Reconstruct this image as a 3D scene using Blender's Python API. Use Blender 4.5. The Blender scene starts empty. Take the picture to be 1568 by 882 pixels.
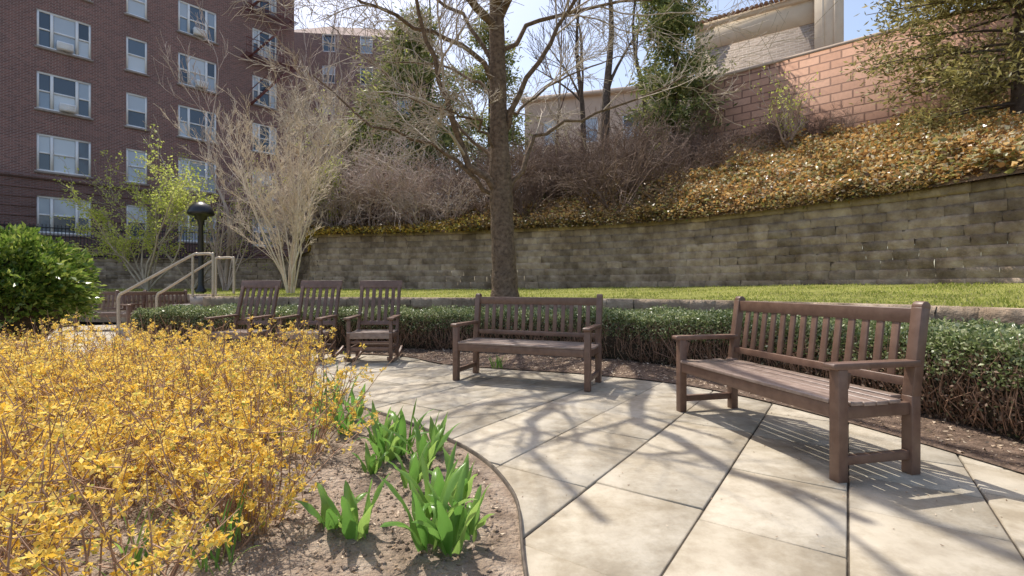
import bpy, math, numpy as np
from mathutils import Vector
rng=np.random.default_rng(7)
scene=bpy.context.scene
EYE=1.05; F=740.0
def P(px,py,Y): return np.array([(px-784)/F*Y, Y, EYE+(443-py)/F*Y])
# ---------------------------------------------------------------- mesh helpers
def fast_mesh(name,V,Fs,mat=None,smooth=False):
    V=np.asarray(V,dtype=np.float32)
    if not isinstance(Fs,list) or isinstance(Fs[0],tuple): Fs=[Fs]
    Fs=[np.asarray(f,dtype=np.int32) for f in Fs if len(f)]
    me=bpy.data.meshes.new(name)
    me.vertices.add(len(V)); me.vertices.foreach_set('co',V.ravel())
    idx=np.concatenate([f.ravel() for f in Fs]); me.loops.add(len(idx)); me.loops.foreach_set('vertex_index',idx)
    tot=np.concatenate([np.full(len(f),f.shape[1],dtype=np.int32) for f in Fs])
    st=np.concatenate([[0],np.cumsum(tot)[:-1]]).astype(np.int32)
    me.polygons.add(len(tot)); me.polygons.foreach_set('loop_start',st)
    if smooth: me.polygons.foreach_set('use_smooth',np.ones(len(tot),dtype=bool))
    me.update(calc_edges=True); me.validate()
    if mat: me.materials.append(mat)
    return me
def obj(name,me,parent=None,loc=None,rotz=0):
    o=bpy.data.objects.new(name,me); scene.collection.objects.link(o)
    if loc is not None: o.location=loc
    o.rotation_euler[2]=rotz
    if parent: o.parent=parent
    return o
def empty(name,loc=(0,0,0),rotz=0):
    o=bpy.data.objects.new(name,None); scene.collection.objects.link(o); o.location=loc; o.rotation_euler[2]=rotz; o.empty_display_size=.2
    return o
class MB:
    def __init__(s): s.V=[];s.Q=[];s.T=[];s.n=0
    def add(s,V,Q=None,T=None):
        V=np.asarray(V,dtype=np.float32)
        s.V.append(V)
        if Q is not None and len(Q): s.Q.append(np.asarray(Q)+s.n)
        if T is not None and len(T): s.T.append(np.asarray(T)+s.n)
        s.n+=len(V)
    def arrays(s):
        V=np.concatenate(s.V); Q=np.concatenate(s.Q) if s.Q else np.zeros((0,4),int); T=np.concatenate(s.T) if s.T else np.zeros((0,3),int)
        return V,Q,T
    def mesh(s,name,mat,smooth=False):
        V,Q,T=s.arrays(); return fast_mesh(name,V,[Q,T],mat,smooth)
    def box(s,x0,x1,y0,y1,z0,z1):
        V=[(x0,y0,z0),(x1,y0,z0),(x1,y1,z0),(x0,y1,z0),(x0,y0,z1),(x1,y0,z1),(x1,y1,z1),(x0,y1,z1)]
        s.add(V,[(0,3,2,1),(4,5,6,7),(0,1,5,4),(1,2,6,5),(2,3,7,6),(3,0,4,7)])
    def beam(s,p0,p1,w,h,side=None):
        p0=np.array(p0,float);p1=np.array(p1,float);d=p1-p0;d/=np.linalg.norm(d)
        if side is None:
            side=np.array([1.,0,0]) if abs(d[0])<.7 else np.array([0,1.,0])
        side=np.array(side,float);side-=d*side.dot(d);side/=np.linalg.norm(side);up=np.cross(d,side)
        V=[]
        for p in(p0,p1):
            for a,b in((-1,-1),(1,-1),(1,1),(-1,1)): V.append(p+side*a*w/2+up*b*h/2)
        s.add(V,[(0,3,2,1),(4,5,6,7),(0,1,5,4),(1,2,6,5),(2,3,7,6),(3,0,4,7)])
    def tube(s,pts,rad,k=6,cap=False):
        pts=np.asarray(pts,float);n=len(pts)
        t=np.gradient(pts,axis=0); t/=np.linalg.norm(t,axis=1)[:,None]+1e-9
        m=np.abs(pts[-1]-pts[0]); ref=np.zeros(3);ref[int(np.argmin(m))]=1
        u=np.cross(t,ref);u/=np.linalg.norm(u,axis=1)[:,None]+1e-9;v=np.cross(t,u)
        a=np.arange(k)*2*math.pi/k
        rad=np.broadcast_to(np.asarray(rad,float),(n,))
        R=pts[:,None]+rad[:,None,None]*(np.cos(a)[None,:,None]*u[:,None]+np.sin(a)[None,:,None]*v[:,None])
        i=np.arange(n-1)[:,None]*k;j=np.arange(k)[None];j2=(j+1)%k
        Q=np.stack([i+j,i+j2,i+k+j2,i+k+j],-1).reshape(-1,4)
        s.add(R.reshape(-1,3),Q)
        if cap:
            b=s.n; s.add([pts[0],pts[-1]])
            T=[(b,b-n*k+(q+1)%k,b-n*k+q) for q in range(k)]+[(b+1,b-k+q,b-k+(q+1)%k) for q in range(k)]
            s.T.append(np.array(T))
def cr(pts,u):
    pts=np.asarray(pts,float);u=np.clip(np.asarray(u,float),0,len(pts)-1-1e-6);i=u.astype(int);f=(u-i)[...,None]
    g=lambda k:pts[np.clip(k,0,len(pts)-1)]
    a,b,c,d=g(i-1),g(i),g(i+1),g(i+2)
    return .5*((2*b)+(-a+c)*f+(2*a-5*b+4*c-d)*f**2+(-a+3*b-3*c+d)*f**3)
def resample(pts,step):
    d=cr(pts,np.linspace(0,len(pts)-1,len(pts)*40)); l=np.concatenate([[0],np.cumsum(np.linalg.norm(np.diff(d[:,:2],axis=0),axis=1))])
    n=max(2,int(l[-1]/step)); t=np.linspace(0,l[-1],n)
    return np.stack([np.interp(t,l,d[:,k]) for k in range(d.shape[1])],1)
def unit(v): return v/(np.linalg.norm(v,axis=-1,keepdims=True)+1e-9)
def leaves(Pn,size,asp=.5,updir=0.,dirs=None,fold=.15):
    n=len(Pn); d=unit(rng.normal(size=(n,3))) if dirs is None else unit(dirs)
    r=unit(rng.normal(size=(n,3))+np.array([0,0,updir]))
    w=unit(np.cross(d,r)); nn=np.cross(d,w)
    s=(np.asarray(size)*rng.uniform(.7,1.3,n))[:,None]
    V=np.stack([Pn,Pn+d*s*.5+w*s*asp*.5+nn*s*fold,Pn+d*s,Pn+d*s*.5-w*s*asp*.5+nn*s*fold],1).reshape(-1,3)
    return V,np.arange(4*n).reshape(n,4)
def vnoise(x,y,sc=1.,seed=0):
    r=np.random.default_rng(seed);o=0
    for k in range(7):
        a=r.uniform(0,6.28);f=sc*r.uniform(.6,2.4);o=o+np.sin((x*math.cos(a)+y*math.sin(a))*f+r.uniform(0,6.28))/7*1.6
    return o
# ---------------------------------------------------------------- materials
def newmat(name):
    m=bpy.data.materials.new(name);m.use_nodes=True;nt=m.node_tree;nt.nodes.clear()
    out=nt.nodes.new('ShaderNodeOutputMaterial');return m,nt,out
def ramp(nt,fac,cols):
    r=nt.nodes.new('ShaderNodeValToRGB');e=r.color_ramp.elements
    while len(e)<len(cols): e.new(.5)
    for i,(p,c) in enumerate(cols): e[i].position=p;e[i].color=(*c,1)
    nt.links.new(fac,r.inputs[0]);return r.outputs[0]
def mix(nt,f,a,b,bt='MIX'):
    m=nt.nodes.new('ShaderNodeMix');m.data_type='RGBA';m.blend_type=bt
    for k,v in((0,f),(6,a),(7,b)):
        if hasattr(v,'is_linked'): nt.links.new(v,m.inputs[k])
        elif k==0: m.inputs[0].default_value=v
        else: m.inputs[k].default_value=(*v,1)
    return m.outputs[2]
def noise(nt,sc,det=4,coord=None,rough=.6):
    n=nt.nodes.new('ShaderNodeTexNoise');n.inputs['Scale'].default_value=sc;n.inputs['Detail'].default_value=det;n.inputs['Roughness'].default_value=rough
    if coord is None: coord=nt.nodes.new('ShaderNodeTexCoord').outputs['Object']
    nt.links.new(coord,n.inputs['Vector']);return n.outputs[0]
def leafmat(name,cols,trans=.4,rough=.5,spec=.4,patch=None):
    m,nt,out=newmat(name);g=nt.nodes.new('ShaderNodeNewGeometry')
    c=ramp(nt,g.outputs['Random Per Island'],cols)
    if patch: c=mix(nt,1.,c,ramp(nt,noise(nt,patch[0],3),[(.38,patch[1]),(.62,patch[2])]),'MULTIPLY')
    b=nt.nodes.new('ShaderNodeBsdfPrincipled');nt.links.new(c,b.inputs['Base Color']);b.inputs['Roughness'].default_value=rough;b.inputs['Specular IOR Level'].default_value=spec
    t=nt.nodes.new('ShaderNodeBsdfTranslucent');nt.links.new(c,t.inputs['Color'])
    x=nt.nodes.new('ShaderNodeMixShader');x.inputs[0].default_value=trans
    nt.links.new(b.outputs[0],x.inputs[1]);nt.links.new(t.outputs[0],x.inputs[2]);nt.links.new(x.outputs[0],out.inputs[0]);return m
def surf(name,cols,sc=6,det=4,rough=.85,bump=.3,bsc=None,island=0.,dist=.02,spec=.3,metal=0,big=.35,stain=None):
    m,nt,out=newmat(name);b=nt.nodes.new('ShaderNodeBsdfPrincipled')
    n=noise(nt,sc,det);c=ramp(nt,n,cols)
    if big>0:
        n3=noise(nt,sc*.13,3);c=mix(nt,big,c,ramp(nt,n3,[(.3,(.5,.5,.5)),(.65,(1,1,1))]),'MULTIPLY')
    if stain:
        c=mix(nt,1.,c,ramp(nt,noise(nt,stain[0],7,rough=.72),[(.40,stain[1]),(.56,(1,1,1))]),'MULTIPLY')
    if island>0:
        g=nt.nodes.new('ShaderNodeNewGeometry');v=ramp(nt,g.outputs['Random Per Island'],[(0,(1-island,)*3),(1,(1,1,1))])
        c=mix(nt,1.,c,v,'MULTIPLY')
    nt.links.new(c,b.inputs['Base Color']);b.inputs['Roughness'].default_value=rough;b.inputs['Specular IOR Level'].default_value=spec;b.inputs['Metallic'].default_value=metal
    if bump>0:
        bn=nt.nodes.new('ShaderNodeBump');bn.inputs['Strength'].default_value=bump;bn.inputs['Distance'].default_value=dist
        nt.links.new(noise(nt,bsc or sc*3,4),bn.inputs['Height']);nt.links.new(bn.outputs[0],b.inputs['Normal'])
    nt.links.new(b.outputs[0],out.inputs[0]);return m
def brickmat(name,c1,c2,mortar,bw,bh,ms,rough=.85,bump=.4,off=.5):
    m,nt,out=newmat(name);b=nt.nodes.new('ShaderNodeBsdfPrincipled')
    tc=nt.nodes.new('ShaderNodeTexCoord');sp=nt.nodes.new('ShaderNodeSeparateXYZ');cb=nt.nodes.new('ShaderNodeCombineXYZ')
    nt.links.new(tc.outputs['Object'],sp.inputs[0]);nt.links.new(sp.outputs[0],cb.inputs[0]);nt.links.new(sp.outputs[2],cb.inputs[1])
    br=nt.nodes.new('ShaderNodeTexBrick');nt.links.new(cb.outputs[0],br.inputs['Vector'])
    br.inputs['Scale'].default_value=1;br.inputs['Brick Width'].default_value=bw;br.inputs['Row Height'].default_value=bh;br.inputs['Mortar Size'].default_value=ms;br.inputs['Mortar Smooth'].default_value=.2
    br.inputs['Color1'].default_value=(*c1,1);br.inputs['Color2'].default_value=(*c2,1);br.inputs['Mortar'].default_value=(*mortar,1);br.offset=off;br.inputs['Bias'].default_value=0
    n=noise(nt,.6,4);c=mix(nt,.45,br.outputs[0],ramp(nt,n,[(.3,(.6,.6,.62)),(.7,(1,1,1))]),'MULTIPLY')
    n2=noise(nt,9,3);c=mix(nt,.4,c,ramp(nt,n2,[(.3,(.6,.6,.6)),(.7,(1,1,1))]),'MULTIPLY')
    nt.links.new(c,b.inputs['Base Color']);b.inputs['Roughness'].default_value=rough
    bn=nt.nodes.new('ShaderNodeBump');bn.inputs['Strength'].default_value=bump;bn.inputs['Distance'].default_value=.02;bn.invert=True
    nt.links.new(br.outputs['Fac'],bn.inputs['Height']);nt.links.new(bn.outputs[0],b.inputs['Normal'])
    nt.links.new(b.outputs[0],out.inputs[0]);return m
M={}
M['wood']=surf('painted_wood',[(.3,(.165,.092,.062)),(.7,(.245,.148,.104))],sc=14,rough=.42,bump=.12,bsc=60,dist=.004,spec=.5,island=.2)
M['woodseat']=surf('worn_sunlit_seat_wood',[(.3,(.28,.195,.155)),(.7,(.46,.35,.29))],sc=18,rough=.34,bump=.12,bsc=60,dist=.004,spec=.6,island=.25)  # weathered slats, lightened further to paint in the sun's grazing reflection
M['bark']=surf('bark',[(.3,(.095,.062,.040)),(.7,(.29,.205,.135))],sc=16,rough=.9,bump=1,bsc=28,dist=.035)
M['twig']=surf('twig_bark',[(.3,(.36,.285,.215)),(.7,(.62,.53,.42))],sc=8,rough=.7,bump=0)
M['pale']=surf('pale_bark',[(.3,(.60,.48,.35)),(.7,(.85,.74,.58))],sc=8,rough=.7,bump=0)
M['shrubpale']=surf('shrub_pale_bark',[(.3,(.40,.295,.24)),(.7,(.74,.61,.52))],sc=2,rough=.8,bump=0)
M['shrubdark']=surf('shrub_dark_bark',[(.3,(.12,.075,.055)),(.7,(.33,.235,.18))],sc=2,rough=.8,bump=0)
M['darkbark']=surf('dark_bark',[(.3,(.07,.052,.042)),(.7,(.18,.135,.105))],sc=8,rough=.9,bump=.5)
M['stem']=surf('bush_stem',[(.3,(.28,.16,.10)),(.7,(.54,.35,.24))],sc=12,rough=.8,bump=0)
M['soil']=surf('soil',[(.25,(.19,.135,.095)),(.5,(.37,.28,.21)),(.75,(.56,.45,.35))],sc=9,det=7,rough=.95,bump=1,bsc=35,dist=.05)
M['mulch']=surf('mulch',[(.3,(.10,.066,.045)),(.7,(.30,.21,.155))],sc=18,det=6,rough=.95,bump=1,bsc=45,dist=.04)
M['hill']=surf('hill_soil',[(.3,(.10,.065,.035)),(.7,(.25,.165,.095))],sc=4,rough=.95,bump=.6,dist=.1)
M['grassbase']=surf('lawn_soil',[(.3,(.16,.18,.03)),(.7,(.32,.31,.08))],sc=5,rough=.95,bump=.6,bsc=60)
M['slab']=surf('flagstone',[(.25,(.40,.34,.255)),(.5,(.55,.485,.38)),(.75,(.65,.58,.465))],sc=4.5,det=9,rough=.72,bump=.6,bsc=30,dist=.006,island=.2,big=.4,stain=(2.1,(.72,.69,.64)))
M['joint']=surf('joint_dirt',[(.3,(.05,.038,.028)),(.7,(.12,.10,.075))],sc=12,rough=.95,bump=.3)
M['block']=surf('split_face_block',[(.25,(.27,.195,.135)),(.5,(.49,.375,.27)),(.75,(.68,.55,.41))],sc=3.5,det=6,rough=.95,bump=.9,bsc=30,dist=.02,island=.42,stain=(.9,(.64,.61,.57)))
M['ground']=surf('ground_dirt',[(.3,(.12,.1,.08)),(.7,(.22,.19,.15))],sc=2,rough=.95,bump=.3)
M['black']=surf('black_metal',[(.3,(.012,.012,.013)),(.7,(.025,.025,.027))],sc=20,rough=.35,bump=0,spec=.5)
M['rail']=surf('tan_rail_metal',[(.3,(.48,.40,.30)),(.7,(.58,.49,.38))],sc=20,rough=.35,bump=0,metal=.2)
M['edge']=surf('edging_metal',[(.3,(.07,.055,.045)),(.7,(.16,.13,.1))],sc=20,rough=.6,bump=.1)
M['white']=surf('white_window_paint',[(.3,(.84,.84,.83)),(.7,(.9,.9,.89))],sc=5,rough=.5,bump=0,big=0)
M['stone']=surf('sill_stone',[(.3,(.3,.25,.22)),(.7,(.45,.39,.35))],sc=5,rough=.8,bump=.2)
M['fire']=surf('red_iron',[(.3,(.14,.05,.045)),(.7,(.20,.075,.065))],sc=9,rough=.6,bump=0)
M['cream']=surf('cream_stucco',[(.3,(.74,.60,.44)),(.7,(.83,.70,.53))],sc=1.5,rough=.9,bump=.15,big=.15)
M['pink']=surf('pink_stucco',[(.3,(.62,.47,.36)),(.7,(.72,.57,.45))],sc=1.5,rough=.9,bump=.15)
M['tile']=surf('roof_tile',[(.3,(.34,.17,.1)),(.7,(.55,.32,.2))],sc=5,rough=.8,bump=.2,island=.3)
M['brick']=brickmat('red_brown_brick',(.32,.145,.118),(.18,.086,.076),(.38,.30,.265),.22,.075,.012)
M['brickd']=brickmat('dark_brick',(.24,.112,.094),(.15,.073,.063),(.24,.19,.17),.22,.075,.012)
M['brick2']=brickmat('far_brick',(.36,.21,.17),(.27,.155,.13),(.36,.3,.27),.3,.1,.015)
M['tanbrick']=brickmat('tan_brick',(.54,.41,.31),(.41,.31,.235),(.62,.51,.41),.5,.16,.025)
M['redblock']=brickmat('terracotta_concrete_block',(.74,.42,.275),(.61,.325,.205),(.32,.17,.11),.62,.28,.024,bump=.8)
m,nt,out=newmat('window_glass');b=nt.nodes.new('ShaderNodeBsdfPrincipled');g=nt.nodes.new('ShaderNodeNewGeometry')
c=ramp(nt,g.outputs['Random Per Island'],[(0,(.03,.045,.07)),(.35,(.08,.12,.17)),(.45,(.40,.46,.53)),(.75,(.62,.67,.71)),(1,(.2,.27,.36))]);nt.links.new(c,b.inputs['Base Color']);b.inputs['Roughness'].default_value=.06;b.inputs['Specular IOR Level'].default_value=.9
nt.links.new(b.outputs[0],out.inputs[0]);M['glass']=m
M['yellow']=leafmat('yellow_blossom',[(0,(.93,.59,.07)),(.3,(.96,.71,.15)),(.6,(.97,.80,.28)),(.8,(.90,.56,.07)),(.93,(.78,.70,.20)),(1,(.36,.43,.09))],.5,.6,.2)
M['tulip']=leafmat('tulip_leaf',[(0,(.11,.26,.045)),(.5,(.20,.38,.08)),(1,(.34,.50,.12))],.5,.3,.5)
M['hedge']=leafmat('hedge_leaf',[(0,(.08,.12,.035)),(.4,(.20,.26,.085)),(.75,(.38,.42,.19)),(1,(.60,.62,.40))],.3,.35,.6)
M['hedgeb']=leafmat('hedge_dry_leaf',[(0,(.10,.06,.045)),(.5,(.24,.15,.10)),(.8,(.32,.23,.16)),(1,(.16,.2,.09))],.25,.6,.3)
M['bush']=leafmat('bush_leaf',[(0,(.06,.12,.02)),(.5,(.19,.29,.045)),(1,(.44,.50,.12))],.4,.28,.6)
M['ivy']=leafmat('ivy_leaf',[(0,(.18,.09,.04)),(.2,(.46,.25,.09)),(.45,(.70,.41,.14)),(.60,(.78,.57,.30)),(.70,(.20,.20,.07)),(.82,(.38,.36,.13)),(1,(.90,.82,.66))],.45,.3,.7,(1.1,(.78,.80,.66),(1,1,1)))  # whitish end of the ramp paints pale reflections into the leaf colour
M['ivyd']=leafmat('dark_ivy_leaf',[(0,(.11,.08,.035)),(.4,(.28,.18,.08)),(.75,(.52,.32,.13)),(.88,(.22,.25,.08)),(1,(.68,.56,.3))],.4,.4,.5,(1.1,(.66,.68,.54),(1,1,1)))
M['fringe']=leafmat('yellow_ivy_leaf',[(0,(.62,.38,.06)),(.4,(.84,.58,.12)),(.7,(.46,.44,.1)),(1,(.84,.70,.25))],.5,.5,.3)
M['lime']=leafmat('spring_leaf',[(0,(.42,.50,.07)),(.5,(.60,.66,.14)),(1,(.74,.74,.25))],.5,.5,.3)
M['conifer']=leafmat('conifer_needle',[(0,(.10,.13,.04)),(.5,(.22,.26,.08)),(.85,(.42,.42,.14)),(1,(.58,.55,.25))],.4,.5,.3)
M['yew']=leafmat('yew_needle',[(0,(.13,.11,.045)),(.5,(.28,.25,.085)),(.85,(.42,.38,.13)),(1,(.6,.5,.24))],.4,.5,.3)
M['grass']=leafmat('grass_blade',[(0,(.26,.32,.06)),(.5,(.47,.50,.12)),(.85,(.60,.59,.2)),(1,(.68,.58,.34))],.4,.6,.2,(.9,(.7,.72,.7),(1,1,1)))
M['litter']=leafmat('leaf_litter',[(0,(.14,.09,.055)),(.4,(.34,.24,.16)),(.7,(.52,.40,.29)),(1,(.7,.58,.44))],.1,.7,.2)
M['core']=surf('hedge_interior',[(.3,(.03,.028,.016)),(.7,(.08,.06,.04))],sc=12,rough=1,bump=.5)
# ---------------------------------------------------------------- layout curves
W=np.array([(13.2,1.5,3.15),(10.7,5.3,3.15),(8.75,8.25,3.12),(7.29,10.46,3.05),(4,13.7,3.),(-.3,15.5,3.),(-3.7,16.4,3.),(-6.8,17,3.),(-7.7,18.2,2.95),(-8.6,20.5,2.7),(-11,22.6,2.5),(-16,23.2,2.5),(-20,22.2,2.5)])
B=np.array([(24,2,6.3),(20,7.5,6.3),(15.5,12.3,6.2),(11.3,16,6.3),(7.7,19,6.4),(2.5,23.3,6.),(-3,26,5.2),(-8,28,4.2),(-11,30,3.3),(-13,31,2.8),(-15,31.5,2.5),(-18,28.5,2.5),(-21.6,24.0,2.4)])
L=np.array([(4.6,-1,.85),(4.6,2.6,.85),(4.5,4.4,.85),(3.9,5.8,.85),(2.6,7.3,.85),(.3,8.45,.85),(-2,8.9,.85),(-4,9.2,.85),(-6.1,9.6,.85),(-6.25,11.4,.85),(-8,12.6,.85),(-12,13.7,.85),(-20,14,.85)])
def wbase(u): return np.interp(u,[0,3,5,12],[1.12,1.10,.97,.95])
def hillP(u,v):
    w=cr(W,u);b=cr(B,u);v=np.asarray(v,float)
    p=w+(b-w)*v[...,None]; e=v**.8; p[...,2]=w[...,2]+(b[...,2]-w[...,2])*e-.12
    p[...,2]+=.15*vnoise(p[...,0],p[...,1],1.3,3)*np.minimum(v*6,1)
    return p
def grid_mesh(name,G,mat,smooth=True):
    a,b=G.shape[:2];i=np.arange(a-1)[:,None]*b;j=np.arange(b-1)[None]
    Q=np.stack([i+j,i+j+1,i+b+j+1,i+b+j],-1).reshape(-1,4)
    return fast_mesh(name,G.reshape(-1,3),Q,mat,smooth)
V=np.array([(-400,-400,-.03),(400,-400,-.03),(400,400,-.03),(-400,400,-.03)]);obj('ground',fast_mesh('ground',V,[(0,1,2,3)],M['ground']))
uu,vv=np.meshgrid(np.linspace(0,12,180),np.linspace(0,1,30),indexing='ij');G=hillP(uu,vv)
far=G[:,-1]+unit(G[:,-1]-G[:,0])*np.array([60,60,0]);G=np.concatenate([G,far[:,None]],1)
obj('hillside',grid_mesh('hillside',G,M['hill']))
uu,vv=np.meshgrid(np.linspace(0,12,200),np.linspace(0,1,24),indexing='ij')
def lawnP(u,v):
    l=cr(L,u);w=cr(W,u);v=np.asarray(v,float);p=l+(w-l)*v[...,None];p[...,2]=.82+(wbase(u)-.82)*v+.02*vnoise(p[...,0],p[...,1],2.,5);return p
obj('lawn',grid_mesh('lawn',lawnP(uu,vv),M['grassbase']))
n=55000;u=rng.uniform(.8,12,n);v=rng.uniform(0.02,1,n);p=lawnP(u,v)
d=rng.normal(size=(n,3))*.5+np.array([0,0,1]);Vv,Q=leaves(p-np.array([0,0,.005]),.042*(1+.5*vnoise(p[:,0],p[:,1],3,77)),.28,dirs=d,fold=.02)
obj('grass',fast_mesh('grass',Vv,Q,M['grass']))
# ---------------------------------------------------------------- block walls
def block_wall(name,path,z0,ch,bl,mat,batter=.018,depth=.35,nx=6,nz=3,rough=.012,side=-1):
    S=resample(path,.05);l=np.concatenate([[0],np.cumsum(np.linalg.norm(np.diff(S[:,:2],axis=0),axis=1))])
    T=unit(np.gradient(S[:,:2],axis=0));Nn=np.stack([T[:,1],-T[:,0]],1)*side
    def at(s):
        return np.stack([np.interp(s,l,S[:,0]),np.interp(s,l,S[:,1])],-1),unit(np.stack([np.interp(s,l,Nn[:,0]),np.interp(s,l,Nn[:,1])],-1))
    mb=MB();ncr=int(round((S[:,2].max()-z0)/ch))
    for k in range(ncr):
        za=z0+k*ch;zb=za+ch;s=-rng.uniform(0,bl)
        while s<l[-1]:
            ln=bl*rng.uniform(.9,1.1);a,b=max(s,0),min(s+ln,l[-1]);s+=ln
            if b-a<.05: continue
            zt=np.interp((a+b)/2,l,S[:,2])
            if zb>zt+ch*.4: continue
            top=zb+ch>zt+ch*.4
            ss=np.linspace(a,b,nx+1);pp,nn=at(ss)
            zz=np.linspace(za,zb,nz+1)
            off=-(k*batter)+rng.normal()*.005+(.035 if top else 0)
            D=rng.normal(size=(nx+1,nz+1))*rough
            D[0]-=.018;D[-1]-=.018;D[:,0]-=.010;D[:,-1]-=.008
            X=pp[:,None,:]+nn[:,None,:]*(off+D)[:,:,None]
            Z=np.broadcast_to(zz[None],(nx+1,nz+1))
            G=np.concatenate([X,Z[...,None]],-1)
            back=np.concatenate([pp-nn*(k*batter+depth),np.full((nx+1,1),zb)],1)[:,None]
            G=np.concatenate([G,back],1)
            if top:
                bot=G[:,0].copy();bot[:,:2]-=nn*.1;G=np.concatenate([bot[:,None],G],1)
            A,Bn=G.shape[:2];i=np.arange(A-1)[:,None]*Bn;j=np.arange(Bn-1)[None]
            mb.add(G.reshape(-1,3),np.stack([i+j,i+j+1,i+Bn+j+1,i+Bn+j],-1).reshape(-1,4))
    return obj(name,mb.mesh(name,mat))
block_wall('retaining_wall',W,.8,.2,.46,M['block'])
block_wall('low_stone_wall',L,.05,.2,.40,M['block'],batter=.0,depth=.28)
# ---------------------------------------------------------------- paving
ang=math.atan2(.82,.57);ca,sa=math.cos(ang),math.sin(ang);mb=MB()
rw=.56
for r in range(-40,40):
    s=-22+rng.uniform(0,1)
    while s<22:
        ln=rng.choice([.5,.75,.95]);x0,x1=s+.005,s+ln-.005;y0,y1=r*rw+.005,(r+1)*rw-.005;s+=ln
        cx=(x0+x1)/2*ca-(y0+y1)/2*sa;cy=(x0+x1)/2*sa+(y0+y1)/2*ca
        if not(-12<cx<4.6 and -3<cy<13.5): continue
        h=rng.normal()*.0018;b=.005
        pts=[]
        for (ax,ay,az) in [(x0,y0,-.03),(x1,y0,-.03),(x1,y1,-.03),(x0,y1,-.03),(x0,y0,-b),(x1,y0,-b),(x1,y1,-b),(x0,y1,-b),(x0+b,y0+b,0),(x1-b,y0+b,0),(x1-b,y1-b,0),(x0+b,y1-b,0)]:
            pts.append((ax*ca-ay*sa,ax*sa+ay*ca,az+h))
        mb.add(pts,[(0,1,5,4),(1,2,6,5),(2,3,7,6),(3,0,4,7),(4,5,9,8),(5,6,10,9),(6,7,11,10),(7,4,8,11),(8,9,10,11)])
path=obj('stone_path',mb.mesh('stone_path',M['slab']))
V=np.array([(-12,-3,-.012),(4.6,-3,-.012),(4.6,13.5,-.012),(-12,13.5,-.012)]);obj('path_base',fast_mesh('path_base',V,[(0,1,2,3)],M['joint']))
Mc=np.array([(3.1,-2),(3.0,1.5),(2.8,2.9),(2.35,4.3),(1.75,5.2),(.9,5.75),(0,6.1),(-.9,6.5),(-1.6,7.2),(-2.6,7.5),(-5,7.6),(-6.2,8.2),(-6.3,9.4)])
Lb=np.array([(4.6,-2),(4.6,1.5),(4.6,3.2),(4.3,4.9),(3.6,6.2),(2.6,7.3),(1.3,8.),(.0,8.5),(-1.2,8.75),(-2.4,8.95),(-4,9.2),(-5.2,9.4),(-6.2,9.6)])
uu,vv=np.meshgrid(np.linspace(0,12,160),np.linspace(0,1,20),indexing='ij')
def mulP(u,v):
    a=cr(Mc,u);b=cr(Lb,u);p=a+(b-a)*np.asarray(v)[...,None];z=.012+.05*np.minimum(np.asarray(v)*3,1)+.015*vnoise(p[...,0],p[...,1],9,8)*np.minimum(np.asarray(v)*6,1)
    return np.concatenate([p,z[...,None]],-1)
obj('mulch_bed',grid_mesh('mulch_bed',mulP(uu,vv),M['mulch']))
E=np.array([(.12,-2),(.1,.6),(.045,1.77),(-.01,2.45),(-.357,3.15),(-1.22,4.05),(-2.1,4.65),(-2.9,5.15),(-4.5,5.7),(-7,6.1),(-12,6.3)])
Cc=np.array([-8.,.5])
uu,vv=np.meshgrid(np.linspace(0,10,260),np.linspace(0,1,160)**1.3,indexing='ij')
def bedP(u,v):
    e=cr(E,u);v=np.asarray(v);p=e+(Cc-e)*v[...,None];z=.018+.06*np.minimum(v*8,1)+(.022*vnoise(p[...,0],p[...,1],7,11)+.012*vnoise(p[...,0],p[...,1],25,12))*np.minimum(v*12,1)
    return np.concatenate([p,z[...,None]],-1)
obj('planting_bed',grid_mesh('planting_bed',bedP(uu,vv),M['soil']))
es=resample(E,.08);T=unit(np.gradient(es,axis=0));nn=np.stack([T[:,1],-T[:,0]],1)
prof=[(.006,-.01),(.006,.04),(-.006,.04),(-.006,-.01)]
G=np.stack([np.concatenate([es+nn*a,np.full((len(es),1),z)],1) for a,z in prof],1);obj('bed_edging',grid_mesh('bed_edging',G,M['edge'],False))
def inside_bed(n,umin=0,umax=10,vmax=.9):
    u=rng.uniform(umin,umax,n);v=rng.uniform(0.01,vmax,n);return bedP(u,v)
mb=MB()
p=inside_bed(7000,1,6,.5);Vv,Q=leaves(p+[0,0,.004],.022,.4,dirs=rng.normal(size=(7000,3))*[1,1,.25],updir=3);mb.add(Vv,Q)
u=rng.uniform(0,12,9000);v=rng.uniform(.02,.6,9000);Vv,Q=leaves(mulP(u,v)+[0,0,.005],.032,.5,dirs=rng.normal(size=(9000,3))*[1,1,.3],updir=3);mb.add(Vv,Q)
n=260;p=np.stack([rng.uniform(-.2,2.8,n),rng.uniform(1.8,6.3,n),np.full(n,.006)],1);Vv,Q=leaves(p,.016,.35,dirs=rng.normal(size=(n,3))*[1,1,.1],updir=4);mb.add(Vv,Q)
obj('leaf_litter',mb.mesh('leaf_litter',M['litter']))
mb=MB();p=inside_bed(4500,1,5.5,.4);oc=np.array([(1,0,0),(0,1,0),(-1,0,0),(0,-1,0),(0,0,1),(0,0,-1)],float);ot=np.array([(0,1,4),(1,2,4),(2,3,4),(3,0,4),(1,0,5),(2,1,5),(3,2,5),(0,3,5)])
for q in p: mb.add(q+oc*rng.uniform(.5,1.4,(6,3))*rng.uniform(.004,.016),None,ot)
obj('soil_clods',mb.mesh('soil_clods',M['soil']))
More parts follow.
